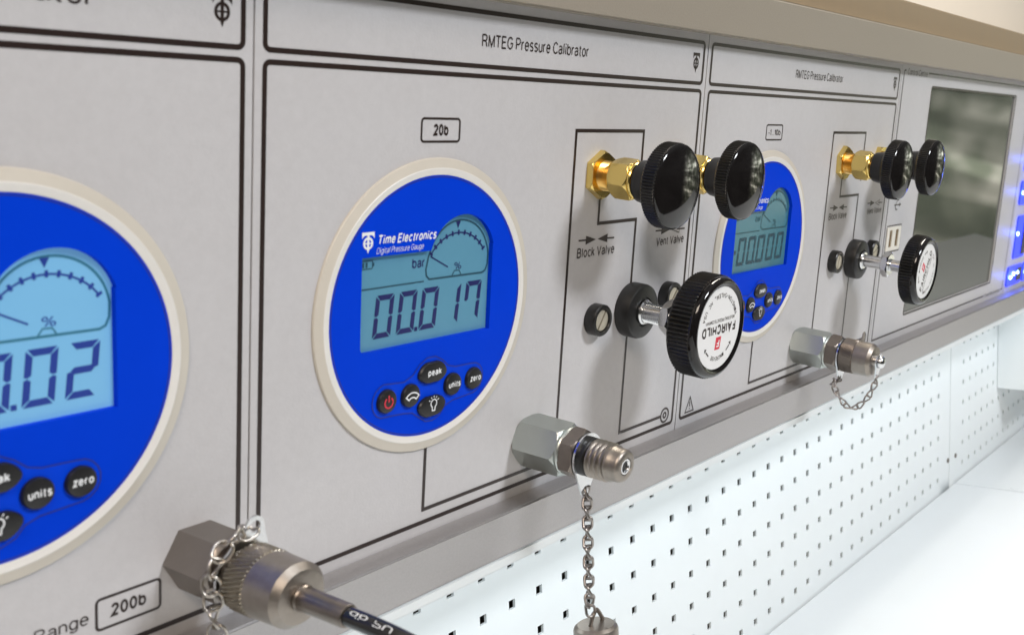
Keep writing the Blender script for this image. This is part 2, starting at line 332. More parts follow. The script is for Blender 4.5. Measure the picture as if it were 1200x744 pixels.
def text(s, parent, name, m, x0, x1, z0, h, y=-.14, bold=0, rot=0, skew=0, wt=None):
    """lettering fitted to width x0..x1 with cap height h, baseline z0, lying on the panel plane"""
    wt = wt or (.72+bold*32); pen = 0; st = []
    for i, ch in enumerate(s):
        if ch == ' ': pen += 2.3; continue
        gw, gs = G_[ch]; pen += .25 if gw < .5 else 0; st += [[(pen+a, wt/2+b*(1-wt/7)) for a, b in g] for g in gs]; pen += gw+wt+(1.15 if gw < .5 else .85)
    tot = max(p[0] for g in st for p in g); mn = min(p[0] for g in st for p in g)
    sx = (x1-x0)/(tot-mn+wt); sz = h/7
    mb = MB(); k = 0
    for g in st:
        g = [p for j, p in enumerate(g) if j == 0 or (abs(p[0]-g[j-1][0])+abs(p[1]-g[j-1][1])) > 1e-4]
        cl = len(g) > 4 and abs(g[0][0]-g[-1][0])+abs(g[0][1]-g[-1][1]) < 1e-3
        t = MB(); line(t, g[:-1] if cl else g, wt, 0, cl)
        mb.add([(x0+(a-mn+wt/2)*sx+skew*c*sz, y-(k % 3)*.008, z0+c*sz) for a, b, c in t.v], t.f); k += 1
    return mb.obj(name, m, parent)

# ------------------------------------------------------------------ TE monogram (vertical shield mark)
def te_mark(mb, cx, cz, w, h, y):
    """T bar with drooping ends over a crossed ring with a pointed stem; (cx,cz) centre"""
    T = cz+h/2
    sheet(mb, [(cx-w/2, T), (cx-w/2, T-h*.30), (cx-w*.40, T-h*.20), (cx-w*.28, T-h*.15), (cx+w*.28, T-h*.15), (cx+w*.40, T-h*.20), (cx+w/2, T-h*.30), (cx+w/2, T)][::-1], y)
    zc = T-h*.53; ro = h*.30; 
    o = [(cx+w*.40*math.cos(a), zc+ro*math.sin(a)) for a in [2*PI*i/24 for i in range(24)]]
    i_ = [(cx+w*.26*math.cos(a), zc+ro*.64*math.sin(a)) for a in [2*PI*i/24 for i in range(24)]]
    sheet(mb, o, y, [i_])
    sheet(mb, [(cx-w*.08, T-h*.16), (cx-w*.08, cz-h*.36), (cx, cz-h/2), (cx+w*.08, cz-h*.36), (cx+w*.08, T-h*.16)], y-.02)
    sheet(mb, [(cx-w*.36, zc+h*.03), (cx-w*.36, zc-h*.03), (cx+w*.36, zc-h*.03), (cx+w*.36, zc+h*.03)], y-.03)

# ================================================================== SETTING
PY0 = 60.0; PZ0 = -169.88; PX0 = 407.36; PITCH = 23.4
def perf(X, t, n=0):
    """point on the upright perforated plane: X, t down the plane, n out of it toward the room"""
    return (X, PY0-t*ST-n*CT, PZ0-t*CT+n*ST)
BZ = perf(0, 134)
def bench(X, k, h=0):
    return (X, BZ[1]-k*CT-h*0-h*(-ST), BZ[2]+k*ST+h*CT)
def slab(mb, P, x0, x1, a0, a1, b0, b1):
    v = [P(x, a, b) for x in (x0, x1) for a in (a0, a1) for b in (b0, b1)]
    mb.add(v, [(0, 1, 3, 2), (4, 6, 7, 5), (0, 4, 5, 1), (2, 3, 7, 6), (0, 2, 6, 4), (1, 5, 7, 3)])
    bm = bmesh.new(); me = bpy.data.meshes.new('t'); me.from_pydata(mb.v, [], mb.f); bm.from_mesh(me); bmesh.ops.recalc_face_normals(bm, faces=bm.faces)
    mb.v = [tuple(q.co) for q in bm.verts]; mb.f = [tuple(q.index for q in p.verts) for p in bm.faces]; bm.free(); bpy.data.meshes.remove(me)
    return mb
# wall above the console
wl = MB(); slab(wl, lambda x, a, b: (x, a, b), -900, 4200, 240, 250, 60, 1500)
o = wl.obj('wall', M['wall']); o['kind'] = 'structure'; place(o, (0, 0, 0))
# dark space behind the holes
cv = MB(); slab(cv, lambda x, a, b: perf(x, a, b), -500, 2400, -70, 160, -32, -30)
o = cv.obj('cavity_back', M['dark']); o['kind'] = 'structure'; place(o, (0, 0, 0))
# worktop
for x0, x1, lab in ((-700, 975.2, 'long white worktop slab in front of the perforated panel with many holes'), (976.8, 2700, 'farther white worktop slab beyond the thin seam, lower right')):
    wt = MB(); slab(wt, bench, x0, x1, 1.7, 620, -22, 0)
    tag(wt.obj('worktop', M['worktop']), lab, 'worktop')
sm = MB(); slab(sm, bench, 975.2, 976.8, -30, 620, -22, -1.2)
tag(sm.obj('seam_strip', M['seam']), 'thin grey joint line between the two white worktop slabs', 'seam strip')

# perforated panels: real holes with wall thickness
def perforated(cols, rows, x_from, x_to, t_from, t_to, hw=2.6, th=1.7):
    mb = MB(); V = {}; v = []; f = []
    xs = [x_from]; 
    for c in cols: xs += [PX0+c*PITCH-hw, PX0+c*PITCH+hw]
    xs.append(x_to)
    ts = [t_from]
    for r in rows: ts += [r*PITCH-hw, r*PITCH+hw]
    ts.append(t_to)
    def vid(i, j, k):
        if (i, j, k) not in V: V[(i, j, k)] = len(v); v.append(perf(xs[i], ts[j], 0 if k == 0 else -th))
        return V[(i, j, k)]
    for i in range(len(xs)-1):
        for j in range(len(ts)-1):
            if i % 2 == 1 and j % 2 == 1:
                a = [(i, j), (i+1, j), (i+1, j+1), (i, j+1)]
                for k in range(4):
                    p, q = a[k], a[(k+1) % 4]; f.append((vid(*p, 0), vid(*p, 1), vid(*q, 1), vid(*q, 0)))
            else:
                f.append((vid(i, j, 0), vid(i, j+1, 0), vid(i+1, j+1, 0), vid(i+1, j, 0)))
                f.append((vid(i, j, 1), vid(i+1, j, 1), vid(i+1, j+1, 1), vid(i, j+1, 1)))
    n = len(xs)-1; m = len(ts)-1
    f.append((vid(0, 0, 0), vid(0, 0, 1), vid(0, m, 1), vid(0, m, 0))); f.append((vid(n, 0, 0), vid(n, m, 0), vid(n, m, 1), vid(n, 0, 1)))
    mb.add(v, f); return mb
p1 = thing('perforated_panel', 'long white perforated steel panel nearest the viewer, below the grey rail', 'perforated panel', (0, 0, 0), 'perforated panels below the console')
perforated(list(range(-30, 23)), list(range(-1, 6)), -320, 960.2, -45, 146).obj('sheet', M['white'], p1)
p2 = thing('perforated_panel', 'far white perforated panel beyond the vertical seam, beside the grey bracket', 'perforated panel', (0, 0, 0), 'perforated panels below the console')
perforated([25.62+i*1.005 for i in range(46)], list(range(-1, 6)), 961.8, 2400, -45, 146).obj('sheet', M['white'], p2)
def screw_mesh(name, X, t, par):
    mb = MB(); v = []; f = []
    for i, (n, r) in enumerate(((0, 2.6), (1.0, 2.6), (1.5, 1.6))):
        for k in range(16):
            a = 2*PI*k/16; v.append(perf(X+r*math.cos(a), t+r*math.sin(a), n))
    for i in range(2):
        for k in range(16): f.append((i*16+k, i*16+(k+1) % 16, (i+1)*16+(k+1) % 16, (i+1)*16+k))
    f.append(tuple(32+k for k in range(16))); mb.add(v, f); return mb.obj(name, M['steel'], par)
screw_mesh('screw', PX0+23.41*PITCH, 4.38*PITCH, p1); screw_mesh('screw', PX0+24.53*PITCH, 4.41*PITCH, p2)
# grey box bracket hanging under the far end of the console
bk = MB(); slab(bk, perf, 1141, 1290, -60, 56, .5, 70)
tag(bk.obj('cable_box', M['white']), 'pale grey box fixed against the far perforated panel, at the right edge', 'cable box')

# ================================================================== CONSOLE RAILS
def extrude_x(prof, x0, x1):
    mb = MB(); n = len(prof); v = [(x0, y, z) for y, z in prof]+[(x1, y, z) for y, z in prof]
    f = [(i, (i+1) % n, (i+1) % n+n, i+n) for i in range(n)]
    f += [tuple(reversed(range(n))), tuple(range(n, 2*n))]
    mb.add(v, f)
    bm = bmesh.new(); me = bpy.data.meshes.new('t'); me.from_pydata(mb.v, [], mb.f); bm.from_mesh(me); bmesh.ops.recalc_face_normals(bm, faces=bm.faces)
    bmesh.ops.bevel(bm, geom=[e for e in bm.edges if abs(e.verts[0].co.x-e.verts[1].co.x) > 1], offset=.9, segments=3, affect='EDGES')
    bm.verts.index_update(); mb.v = [tuple(q.co) for q in bm.verts]; mb.f = [tuple(q.index for q in p.verts) for p in bm.faces]; bm.free(); bpy.data.meshes.remove(me)
    return mb
XA, XB = -520, 2300
low = extrude_x([(-10, -68.6), (-10, -89.2), (40, -89.2), (40, -72), (0.2, -72), (0.2, -68.2), (-8.6, -68.6)], XA, XB)
tag(low.obj('lower_rail', M['rail'], None, 25), 'grey aluminium rail along the bottom edge of the instrument panel', 'rail')
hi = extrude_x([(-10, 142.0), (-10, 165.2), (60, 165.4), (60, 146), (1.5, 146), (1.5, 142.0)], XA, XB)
tag(hi.obj('upper_rail', M['rail_warm_lit'], None, 25), 'grey aluminium rail, warm reflections coloured in tan, along the top edge of the instrument panel', 'rail')
sh = extrude_x([(1, 165.8), (1, 185.4), (235, 189), (235, 165.8)], XA, XB)
tag(sh.obj('shelf', M['shelf'], None, 25), 'brown edged shelf above the upper rail, at the top right', 'shelf')
ds_ = extrude_x([(-9.0, -89.6), (-9.0, -95.2), (-7.6, -95.2), (-7.6, -90.8), (10, -90.8), (10, -89.6)], XA, XB)
tag(ds_.obj('lamp_shield', M['white'], None, 25), 'thin white lamp strip under the lower rail, above the perforated panel', 'lamp strip')

# ================================================================== CALIBRATOR MODULES
W = 275.0
HT, HB, MT, MBt = 137.9, 117.0, 113.7, -63.6
def bore(x, z, r=54.5):
    return [(x+r*math.cos(2*PI*i/96), z+r*math.sin(2*PI*i/96)) for i in range(96)]
def front_panel(par, w, holes=()):
    mb = MB(); prism(mb, rrect(.35, -71.6, w-.35, 144.5, .6, 2), 2.4, 0, holes); return mb.obj('front_panel', M['panel'], par)
def valve_arrows(par, cx, cz, filled):
    mb = MB()
    line(mb, [(cx-14, cz+.3), (cx-6, cz+.1)], .75); sheet(mb, [(cx-8.5, cz+2.1), (cx-8.5, cz-1.9), (cx-.6, cz)], -.14)
    line(mb, [(cx+6, cz-.1), (cx+14, cz-.3)], .75)
    if filled: sheet(mb, [(cx+8.5, cz-2.1), (cx+8.5, cz+1.9), (cx+.6, cz)], -.14)
    else: line(mb, [(cx+8.5, cz-2.1), (cx+8.5, cz+1.9), (cx+.9, cz)], .45, -.14, True)
    return mb.obj('arrow_symbol', M['ink'], par)
def module_frame(par):
    L, Rr = 3.2, 271.9; k = 1.75
    mb = MB(); ring_rect(mb, L, HB-.6, Rr, HT+.6, k, 2.0); mb.obj('header_border', M['ink'], par)
    mb = MB(); ring_rect(mb, L, MBt-.7, Rr, MT+.7, k, 2.0); mb.obj('panel_border', M['ink'], par)
def range_plate(par, x0, x1, z0, z1, s, tx0, tx1, tz, th, bold=.012):
    mb = MB(); ring_rect(mb, x0, z0, x1, z1, .85, 1.3); mb.obj('range_frame', M['ink'], par)
    text(s, par, 'range_text', M['ink'], tx0, tx1, tz, th, bold=bold)
# -- module with the left gauge
GRP = 'calibrator modules side by side in the console'
m1 = thing('calibrator_module', 'leftmost grey calibrator panel with Range 200b printed at its bottom, cut by the frame', 'instrument module', (-W, 0, 0), GRP)
front_panel(m1, W, [bore(195.2, 25.6)]); module_frame(m1)
text('Pressure Indicator', m1, 'title_text', M['ink'], 150, 224, 125.2, 5.4, bold=.004)
mb = MB(); te_mark(mb, 263.6, 127.6, 6.8, 9.6, -.14); mb.obj('logo', M['ink'], m1)
range_plate(m1, 221.6, 243.2, -56.9, -46.3, '200b', 226.6, 238.0, -53.6, 4.3, .022)
text('Range', m1, 'range_word', M['ink'], 203.6, 219.6, -53.2, 4.0, bold=.002)
def full_module(ox, lab, rng):
    m = thing('calibrator_module', lab, 'instrument module', (ox, 0, 0), GRP)
    front_panel(m, W, [bore(81.9, 25.3)]); module_frame(m)
    text('RMTEG Pressure Calibrator', m, 'title_text', M['ink'], 103.7, 172.6, 124.6, 5.0, bold=.006)
    mb = MB(); te_mark(mb, 263.8, 127.3, 6.2, 9.8, -.14); mb.obj('logo', M['ink'], m)
    if rng == '20b': range_plate(m, 72.9, 94.0, 88.0, 97.4, rng, 79.6, 87.4, 90.6, 4.4, .026)
    else: range_plate(m, 72.9, 94.0, 88.0, 97.4, rng, 75.8, 91.2, 91.0, 3.4, .012)
    k = 1.6
    mb = MB()
    line(mb, [(167.8, -31.0), (167.8, 92.9), (221.3, 92.9), (221.3, 60)], k)          # left leg, top, drop to the vent valve
    mb.obj('flow_line', M['ink'], m)
    mb = MB(); line(mb, [(189.0, 72), (189.0, 50.5), (220.4, 50.5), (220.4, -57.8), (258.6, -57.8)], k, -.13); mb.obj('flow_line', M['ink'], m)
    mb = MB(); line(mb, [(82.7, -25), (82.7, -58.1), (167.8, -58.1), (167.8, -31)], k, -.125); mb.obj('flow_line', M['ink'], m)
    mb = MB(); sheet(mb, [(263+4.3*math.cos(a), -57.8+4.3*math.sin(a)) for a in [2*PI*i/32 for i in range(32)]], -.14, [[(263+3.2*math.cos(a), -57.8+3.2*math.sin(a)) for a in [2*PI*i/32 for i in range(32)]]])
    sheet(mb, [(263+1.9*math.cos(a), -57.8+1.9*math.sin(a)) for a in [2*PI*i/24 for i in range(24)]], -.14, [[(263+.8*math.cos(a), -57.8+.8*math.sin(a)) for a in [2*PI*i/24 for i in range(24)]]])
    mb.obj('port_symbol', M['ink'], m)
    mb = MB(); line(mb, [(9.4, -61.2), (18.2, -61.2), (13.8, -52.8)], .75, -.14, True); line(mb, [(13.8, -55.4), (13.8, -58.4)], .8, -.14); line(mb, [(13.8, -59.2), (13.8, -59.9)], .8, -.14)
    mb.obj('warning_symbol', M['ink'], m)
    valve_arrows(m, 188.9, 43.2, True); valve_arrows(m, 252.9, 43.2, False)
    text('Block Valve', m, 'valve_label', M['ink'], 174.4, 203.6, 35.4, 4.6, bold=.008)
    text('Vent Valve', m, 'valve_label', M['ink'], 240.4, 266.6, 35.6, 4.4, bold=.008)
    return m
full_module(0, 'middle grey calibrator panel with 20b printed above its gauge', '20b')
full_module(W, 'right calibrator panel with the small range plate above a dim gauge', '-1...10b')
# -- control module with the dark screen
CX = 550.0; CW = 355.5
m4 = thing('control_module', 'grey control panel with a large dark glass screen, right of the calibrators', 'instrument module', (CX, 0, 0))
front_panel(m4, CW, [rrect(67.5, -50.5, 303.5, 127.5, 1.5)])
mb = MB(); line(mb, [(5.2, 137.9), (8, 137.9)], 1.3); line(mb, [(56, 137.9), (350, 137.9), (350, -62.8), (345, -62.8)], 1.3); line(mb, [(287, -62.8), (4.6, -62.8), (4.6, 137.9)], 1.3, -.13); mb.obj('panel_border', M['ink'], m4)
text('Control Centre', m4, 'title_text', M['ink'], 11.5, 53.5, 135.0, 4.6, bold=.006)
text('Time Electronics', m4, 'maker_text', M['ink'], 290, 342, -64.6, 3.4, bold=.006)
mb = MB(); sheet(mb, rrect(66, -52, 305, 129, 2.5), -.13, [rrect(67.5, -50.5, 303.5, 127.5, 1.5)]); mb.obj('screen_edge', M['frame'], m4)
mb = MB(); prism(mb, rrect(67.6, -50.4, 303.4, 127.4, 1.5), 6, 1.6); mb.obj('screen_glass', M['glass'], m4)
mb = MB(); ring_rect(mb, 7.7, 3.6, 38.6, 24.3, .7, 1.2, -.13); mb.obj('usb_outline', M['ink'], m4)
mb = MB(); prism(mb, rrect(9.2, 5.0, 37.1, 22.9, .8), 0, -.6, [rrect(14.0, 7.6, 19.4, 20.6, .3), rrect(26.6, 7.6, 32.0, 20.6, .3)]); mb.obj('usb_socket', M['usb'], m4)
mb = MB()
for x in (16.7, 29.3): box(mb, x-2.6, x+2.6, -.05, .1, 7.7, 20.5); box(mb, x-.7, x+.7, -.5, 0, 8.6, 19.6)
mb.obj('usb_contacts', M['slot'], m4)
mb = MB(); line(mb, [(17.5, 39.4), (28.5, 39.4)], .9, -.14); line(mb, [(20, 39.4), (23, 43), (26, 43)], .8, -.14); line(mb, [(19, 39.4), (21, 36), (24.5, 36)], .8, -.14)
sheet(mb, [(28, 41), (28, 37.8), (31, 39.4)], -.15); mb.obj('usb_symbol', M['ink'], m4)
# -- keypad module with blue lit keys
m5 = thing('keypad_module', 'grey keypad panel glowing with blue lit keys, at the far right edge', 'instrument module', (CX+CW+.4, 0, 0))
front_panel(m5, 330)
kx = 4
def key(x0, x1, z0, z1, leds):
    mb = MB(); prism(mb, rrect(x0, z0, x1, z1, 3.5), 0, -1.6); k = mb.obj('lit_key', M['led'], m5)
    for lx, lz in leds:
        q = MB(); lathe(q, [(1.5, 2.0), (2.6, 2.0), (3.3, 1.1)], 16, (lx, lz)); q.obj('led', M['ledw'], k)
    q = MB(); prism(q, rrect(x0+(x1-x0)*.62, z0+3, x1-1.5, z1-3, 2), -1.5, -2.2); q.obj('key_cap', M['keyb'], k)
for c in range(5):
    o_ = c*58
    key(9+o_, 50+o_, 22, 46, [(17+o_, 34)]); key(11+o_, 52+o_, 56, 80, [(20+o_, 67)])
    key(12+o_, 53+o_, 90, 114, [(22+o_, 102)])
    key(15+o_, 54+o_, -34, 10, [(17.5+o_, -8)])
    key(3.5+o_, 56+o_, -62, -42, [(14+o_, -53), (24+o_, -50), (38+o_, -50)])

for lx, lz in ((17, 34), (20, 67), (17.5, -8), (14, -53)):
    l = bpy.data.lights.new('key_light', 'POINT'); l.energy = .012; l.color = (.05, .12, 1); l.shadow_soft_size = .004
    o = bpy.data.objects.new('key_light', l); COL.objects.link(o); place(o, (CX+CW+.4+lx, -9, lz))

# ================================================================== DIGITAL GAUGES
LCD = [(-36.2, -11.2), (-35.6, -12.5), (-34.4, -13.0), (33.4, -13.4)] + [(33.0, 22)] + arc(15.6, 16.4, 18.7, 18, 162, 22) + [(-36.6, 22.3)]
def seg(mb, x, z, w, h, t, which, y):
    sk = .10
    def S(p): return (x+p[0]+sk*(p[1]), z+p[1])
    g = .45; H = h/2
    P = dict(
     a=[(g, h), (w-g, h), (w-t-g*.4, h-t), (t+g*.4, h-t)], d=[(g, 0), (t+g*.4, t), (w-t-g*.4, t), (w-g, 0)],
     b=[(w, h-g), (w, H+g), (w-t*.5, H+g*.3), (w-t, H+t*.4), (w-t, h-t-g*.5)], c=[(w, g), (w-t, t+g*.5), (w-t, H-t*.4), (w-t*.5, H-g*.3), (w, H-g)],
     f=[(0, h-g), (t, h-t-g*.5), (t, H+t*.4), (t*.5, H+g*.3), (0, H+g)], e=[(0, g), (0, H-g), (t*.5, H-g*.3), (t, H-t*.4), (t, t+g*.5)],
     g=[(g+t*.3, H), (t, H+t/2), (w-t, H+t/2), (w-g-t*.3, H), (w-t, H-t/2), (t, H-t/2)])
    for s in which:
        q = [S(p) for p in P[s]]
        ar = sum(q[i][0]*q[(i+1) % len(q)][1]-q[(i+1) % len(q)][0]*q[i][1] for i in range(len(q)))
        sheet(mb, q if ar > 0 else q[::-1], y)
SEG = {'0': 'abcdef', '1': 'bc', '2': 'abged', '7': 'abcf', '-': 'g'}
def band():
    pts = []
    pts += arc(-23.1, -32.9, 6.6, 250, 100, 8)
    pts += [(-14, -27.4), (-9.5, -25.6), (-6.0, -22.0), (-2, -19.9), (2.5, -19.9), (6.5, -22.0), (10.0, -25.0), (14, -26.1)]
    pts += arc(24.4, -32.8, 6.4, 95, -80, 8)
    pts += [(13, -40.0), (9.0, -41.4), (6.2, -44.5), (2.4, -46.0), (-1.6, -45.6), (-5.5, -43.0), (-9.0, -40.6), (-14, -39.8)]
    return pts[::-1]
def gauge(cx, cz, label, sfx, digits, dot, neg=False, kdx=0):
    g = thing('pressure_gauge', label, 'gauge', (cx, 2.5, cz), 'round blue digital pressure gauges')
    mb = MB(); lathe(mb, [(2.4, 57.2), (3.1, 57.2), (3.5, 56.9), (3.65, 56.2), (4.2, 54.0), (4.3, 53.6)], 160, cap0=False, cap1=False); bz = mb.obj('bezel', M['bezel'], g, 18)
    mb = MB(); lathe(mb, [(4.25, 53.65), (4.45, 53.3), (4.35, 52.8), (4.0, 50.9), (3.3, 50.7)], 160, cap0=False, cap1=False); mb.obj('inner_ring', M['bezel_in'], bz, 25)
    circ = [(50.75*math.cos(2*PI*i/128), 50.75*math.sin(2*PI*i/128)) for i in range(128)]
    mb = MB(); prism(mb, circ, -1.5, -3.9, [LCD]); face = mb.obj('blue_face', M['blue'], g)
    mb = MB(); line(mb, [(50.1*math.cos(2*PI*i/128), 50.1*math.sin(2*PI*i/128)) for i in range(128)], .5, -3.95, True); mb.obj('face_edge_line', M['bluedark'], face)
    mb = MB(); line(mb, LCD, 1.2, -3.2, True); 
    # display
    mb = MB(); sheet(mb, [(-38, -15), (35, -15), (35, 36), (-38, 36)], -1.9); D = mb.obj('display', M['lcd_'+sfx], g)
    y = -2.02; SM = M['seg_'+sfx]; DM = M['dial_'+sfx]
    x = [-28.9, -17.1, -5.4, 7.0, 19.0]
    for i, c in enumerate(digits):
        q = MB(); seg(q, x[i], -8.9, 9.0, 16.2, 2.0, SEG[c], y); q.obj('digit', SM, D)
    if dot is not None:
        q = MB(); sheet(q, [(x[dot]+9.6, -8.9), (x[dot]+11.2, -8.9), (x[dot]+11.2, -7.3), (x[dot]+9.6, -7.3)], y); q.obj('decimal_point', SM, D)
    if neg: q = MB(); sheet(q, [(-34.2, -1.9), (-30.0, -1.9), (-30.0, .3), (-34.2, .3)], y); q.obj('minus_sign', SM, D)
    # dial outline, scale, needle, per cent sign
    q = MB(); o_ = [(-.6, 10.6)] + [(-2.2, 12.0), (-2.6, 14.5)] + [(-1.6, 19)] + arc(15.4, 15.4, 17.2, 160, 8, 24) + [(32.3, 13.5), (31.2, 11.0), (29.4, 10.2)]
    line(q, o_, .75, y, True); line(q, [(11.8, 10.6), (13.2, 12.6), (15.9, 12.5), (17.2, 10.4)], .45, y-.02); line(q, [(-36.4, 10.2), (-3.4, 10.1)], .55, y); q.obj('dial_outline', DM, D)
    q = MB(); A = arc(14.6, 9.2, 18.4, 143, 37, 24); line(q, A, .6, y)
    for i in range(11):
        a = math.radians(143-106*i/10); c0, s0 = math.cos(a), math.sin(a)
        line(q, [(14.6+c0*17.5, 9.2+s0*17.5), (14.6+c0*19.5, 9.2+s0*19.5)], .95, y-.02)
    sheet(q, [(14.1, 29.4), (15.5, 32.2), (12.7, 32.2)], y); line(q, [(-.4, 19.4), (9.4, 14.4)], .55, y); q.obj('dial_scale', SM if sfx != 'c' else DM, D)
    text('%', D, 'percent_sign', DM if sfx == 'c' else SM, 13.0, 17.0, 13.0, 2.9, y)
    text('bar', D, 'unit_text', SM if sfx != 'c' else DM, -9.9, -3.4, 15.6, 3.9, y, bold=.012)
    q = MB(); ring_rect(q, -35.5, 17.5, -29.5, 20.8, .4, .4, y); sheet(q, rrect(-34.6, 18.2, -33.7, 20.1, .1, 1), y); sheet(q, rrect(-33, 18.2, -32.1, 20.1, .1, 1), y); sheet(q, rrect(-29.4, 18.5, -28.9, 19.8, .1, 1), y); q.obj('battery_symbol', DM, D)
    # maker's print
    q = MB(); te_mark(q, -34.1, 27.7, 5.8, 7.6, -4.02); q.obj('logo', M['white_ink'], face)
    text('Time Electronics', face, 'maker_text', M['white_ink'], -29.8, -.2, 26.6, 3.5, -4.02, bold=.018, skew=.2)
    text('Digital Pressure Gauge', face, 'gauge_text', M['white_ink'], -30.0, -6.6, 23.3, 2.2, -4.02, skew=.2, wt=.6)
    # key field
    B = [(px+kdx, pz) for px, pz in band()]; q = MB(); sheet(q, B, -4.05); kf = q.obj('key_field', M['pad'], g)
    q = MB(); line(q, B, .5, -4.12, True); q.obj('key_field_line', M['bluedark'], kf)
    def round_key(kx, kz, r=4.6, n=40, sx=1, pts=None):
        q = MB(); base = pts or [(r*math.cos(2*PI*i/n), r*math.sin(2*PI*i/n)) for i in range(n)]
        v = []; f = []; n = len(base)
        for s_, d in ((1.0, 4.0), (1.0, 4.9), (.93, 5.5), (.6, 5.8)):
            for px, pz in base: v.append((kx+px*s_, -d, kz+pz*s_))
        for i in range(3):
            for k in range(n): f.append((i*n+k, i*n+(k+1) % n, (i+1)*n+(k+1) % n, (i+1)*n+k))
        f.append(tuple(3*n+k for k in range(n))); q.add(v, f); return q.obj('button', M['button'], g)
    def oval(w, h, flip=1, n=48):
        pts = []
        for i in range(n):
            a = 2*PI*i/n; c, s_ = math.cos(a), math.sin(a)
            k = .80 if s_*flip < 0 else 1
            pts.append((w*math.copysign(abs(c)**1.0, c), h*math.copysign(min(abs(s_)**1.15*1.12, 1), s_)*k))
        return pts
    yk = -5.92; k0 = len([c_ for c_ in g.children])
    b = round_key(-23.1, -32.9); q = MB(); line(q, arc(-23.1, -33.2, 2.0, 125, 415, 20), .6, yk); line(q, [(-23.1, -33.0), (-23.1, -30.4)], .6, yk-.02); q.obj('power_symbol', M['red_ink'], b)
    b = round_key(-10.9, -33.1); q = MB(); line(q, arc(-10.9, -36.0, 4.3, 140, 40, 10)+arc(-10.9, -36.0, 2.4, 40, 140, 6), .55, yk, True); q.obj('scale_symbol', M['white_ink'], b)
    b = round_key(.6, -26.3, pts=oval(7.6, 4.6, 1)); text('peak', b, 'legend', M['white_ink'], -3.0, 4.3, -26.9, 2.7, yk, bold=.02)
    b = round_key(.8, -39.2, pts=oval(7.4, 4.6, -1)); q = MB(); line(q, arc(.8, -38.3, 1.6, -60, 240, 16)+[(.1, -41.2), (1.5, -41.2)], .45, yk, True)
    for a in (30, 60, 90, 120, 150): line(q, [(.8+2.3*math.cos(math.radians(a)), -38.3+2.3*math.sin(math.radians(a))), (.8+3.1*math.cos(math.radians(a)), -38.3+3.1*math.sin(math.radians(a)))], .35, yk)
    q.obj('lamp_symbol', M['white_ink'], b)
    b = round_key(12.2, -32.9); text('units', b, 'legend', M['white_ink'], 8.9, 15.5, -34.0, 2.7, yk, bold=.02)
    b = round_key(24.5, -32.8); text('zero', b, 'legend', M['white_ink'], 21.4, 27.6, -33.6, 2.6, yk, bold=.02)
    for c_ in g.children:
        if c_.name.startswith('button'): c_.location.x += kdx*MM
    return g
gauge(195.2-W, 25.6, 'large blue gauge on the left with a bright display ending in 02', 'a', '00002', 2, kdx=-3.0)
gauge(81.9, 25.3, 'blue gauge in the centre reading 00.017 bar', 'b', '00017', 1)
gauge(81.9+W, 25.3, 'dim small blue gauge half hidden behind the black knobs', 'c', '00000', 1, True)

# ================================================================== BRASS NEEDLE VALVES
def ribbed(mb, d0, d1, r, n, amp, bev=.8, steps=None, helix=0, cap0=True, cap1=True, sharp=False):
    N_ = n*6
    ds = [d0, d0+bev*.5, d0+bev, d1-bev, d1-bev*.5, d1]; ins = [bev, bev*.3, 0, 0, bev*.3, bev]
    if helix: 
        k = 8; ds = [d0, d0+bev]+[d0+bev+(d1-d0-2*bev)*i/k for i in range(1, k)]+[d1-bev, d1]; ins = [bev, 0]+[0]*(k-1)+[0, bev]
    def rf(t, d, i):
        return r-ins[i]-(amp*(.5-.5*math.cos(n*(t+helix*(d-d0)))) if ins[i] < bev*.9 else amp*.5)
    return radial(mb, ds, rf, N_, cap0, cap1)
def needle_valve(x, z, label, rot=0):
    v = thing('needle_valve', label, 'valve', (x, 0, z), 'brass needle valves with black knobs')
    mb = MB(); nut(mb, 0, 3.6, 11.2, rot+PI/6, 1.0, False, 10.2); mb.obj('panel_nut', M['brass'], v, 25)
    mb = MB(); pr = [(3.5, 7.0)]
    for i in range(7): pr += [(3.8+i*.85, 6.9), (4.2+i*.85, 6.4)]
    pr += [(10.6, 6.8)]; lathe(mb, pr, 48); mb.obj('thread', M['brass_dark'], v)
    mb = MB(); nut(mb, 10.0, 20.4, 9.6, rot+.25, 1.3, True, 8.4); mb.obj('body_nut', M['brass'], v, 25)
    mb = MB(); lathe(mb, [(20.3, 8.1), (21.4, 8.3), (22.0, 8.0), (22.2, 7.0)], 56); mb.obj('ring', M['brass'], v)
    mb = MB(); lathe(mb, [(22.1, 6.6), (24.5, 6.6)], 40); mb.obj('stem', M['brass_dark'], v)
    mb = MB(); lathe(mb, [(23.2, 8.6), (23.8, 9.4), (26, 9.8), (29, 10.2), (31, 11.0), (32.2, 13.0), (33.2, 15.8), (34.2, 17.6), (35.2, 18.5)], 72, cap1=False); k = mb.obj('knob', M['knob_side'], v)
    mb = MB(); ribbed(mb, 35.0, 41.8, 19.2, 84, .55, .5, cap0=False, cap1=False); mb.obj('ribbed_rim', M['knob_side'], k, 20)
    mb = MB(); pr = [(41.3, 18.5), (42.2, 18.9), (42.7, 18.5), (43.1, 17.7)]
    for i in range(1, 15):
        a = i/14; pr.append((43.1+2.9*(1-(1-a)**2), 17.7*(1-a)+.15*a))
    lathe(mb, pr, 96, cap0=False); mb.obj('domed_cap', M['knob'], k, 60)
    return v
needle_valve(187.1, 73.1, 'front brass valve with glossy black round knob above Block Valve on the centre panel', .0)
needle_valve(250.6, 73.4, 'second brass valve with black knob, overlapping the dim right-hand gauge', .3)
needle_valve(187.1+W, 73.3, 'third brass valve with black knob, above Block Valve on the right panel', .1)
needle_valve(250.6+W, 73.4, 'farthest brass valve with black knob, in front of the dark screen', .5)

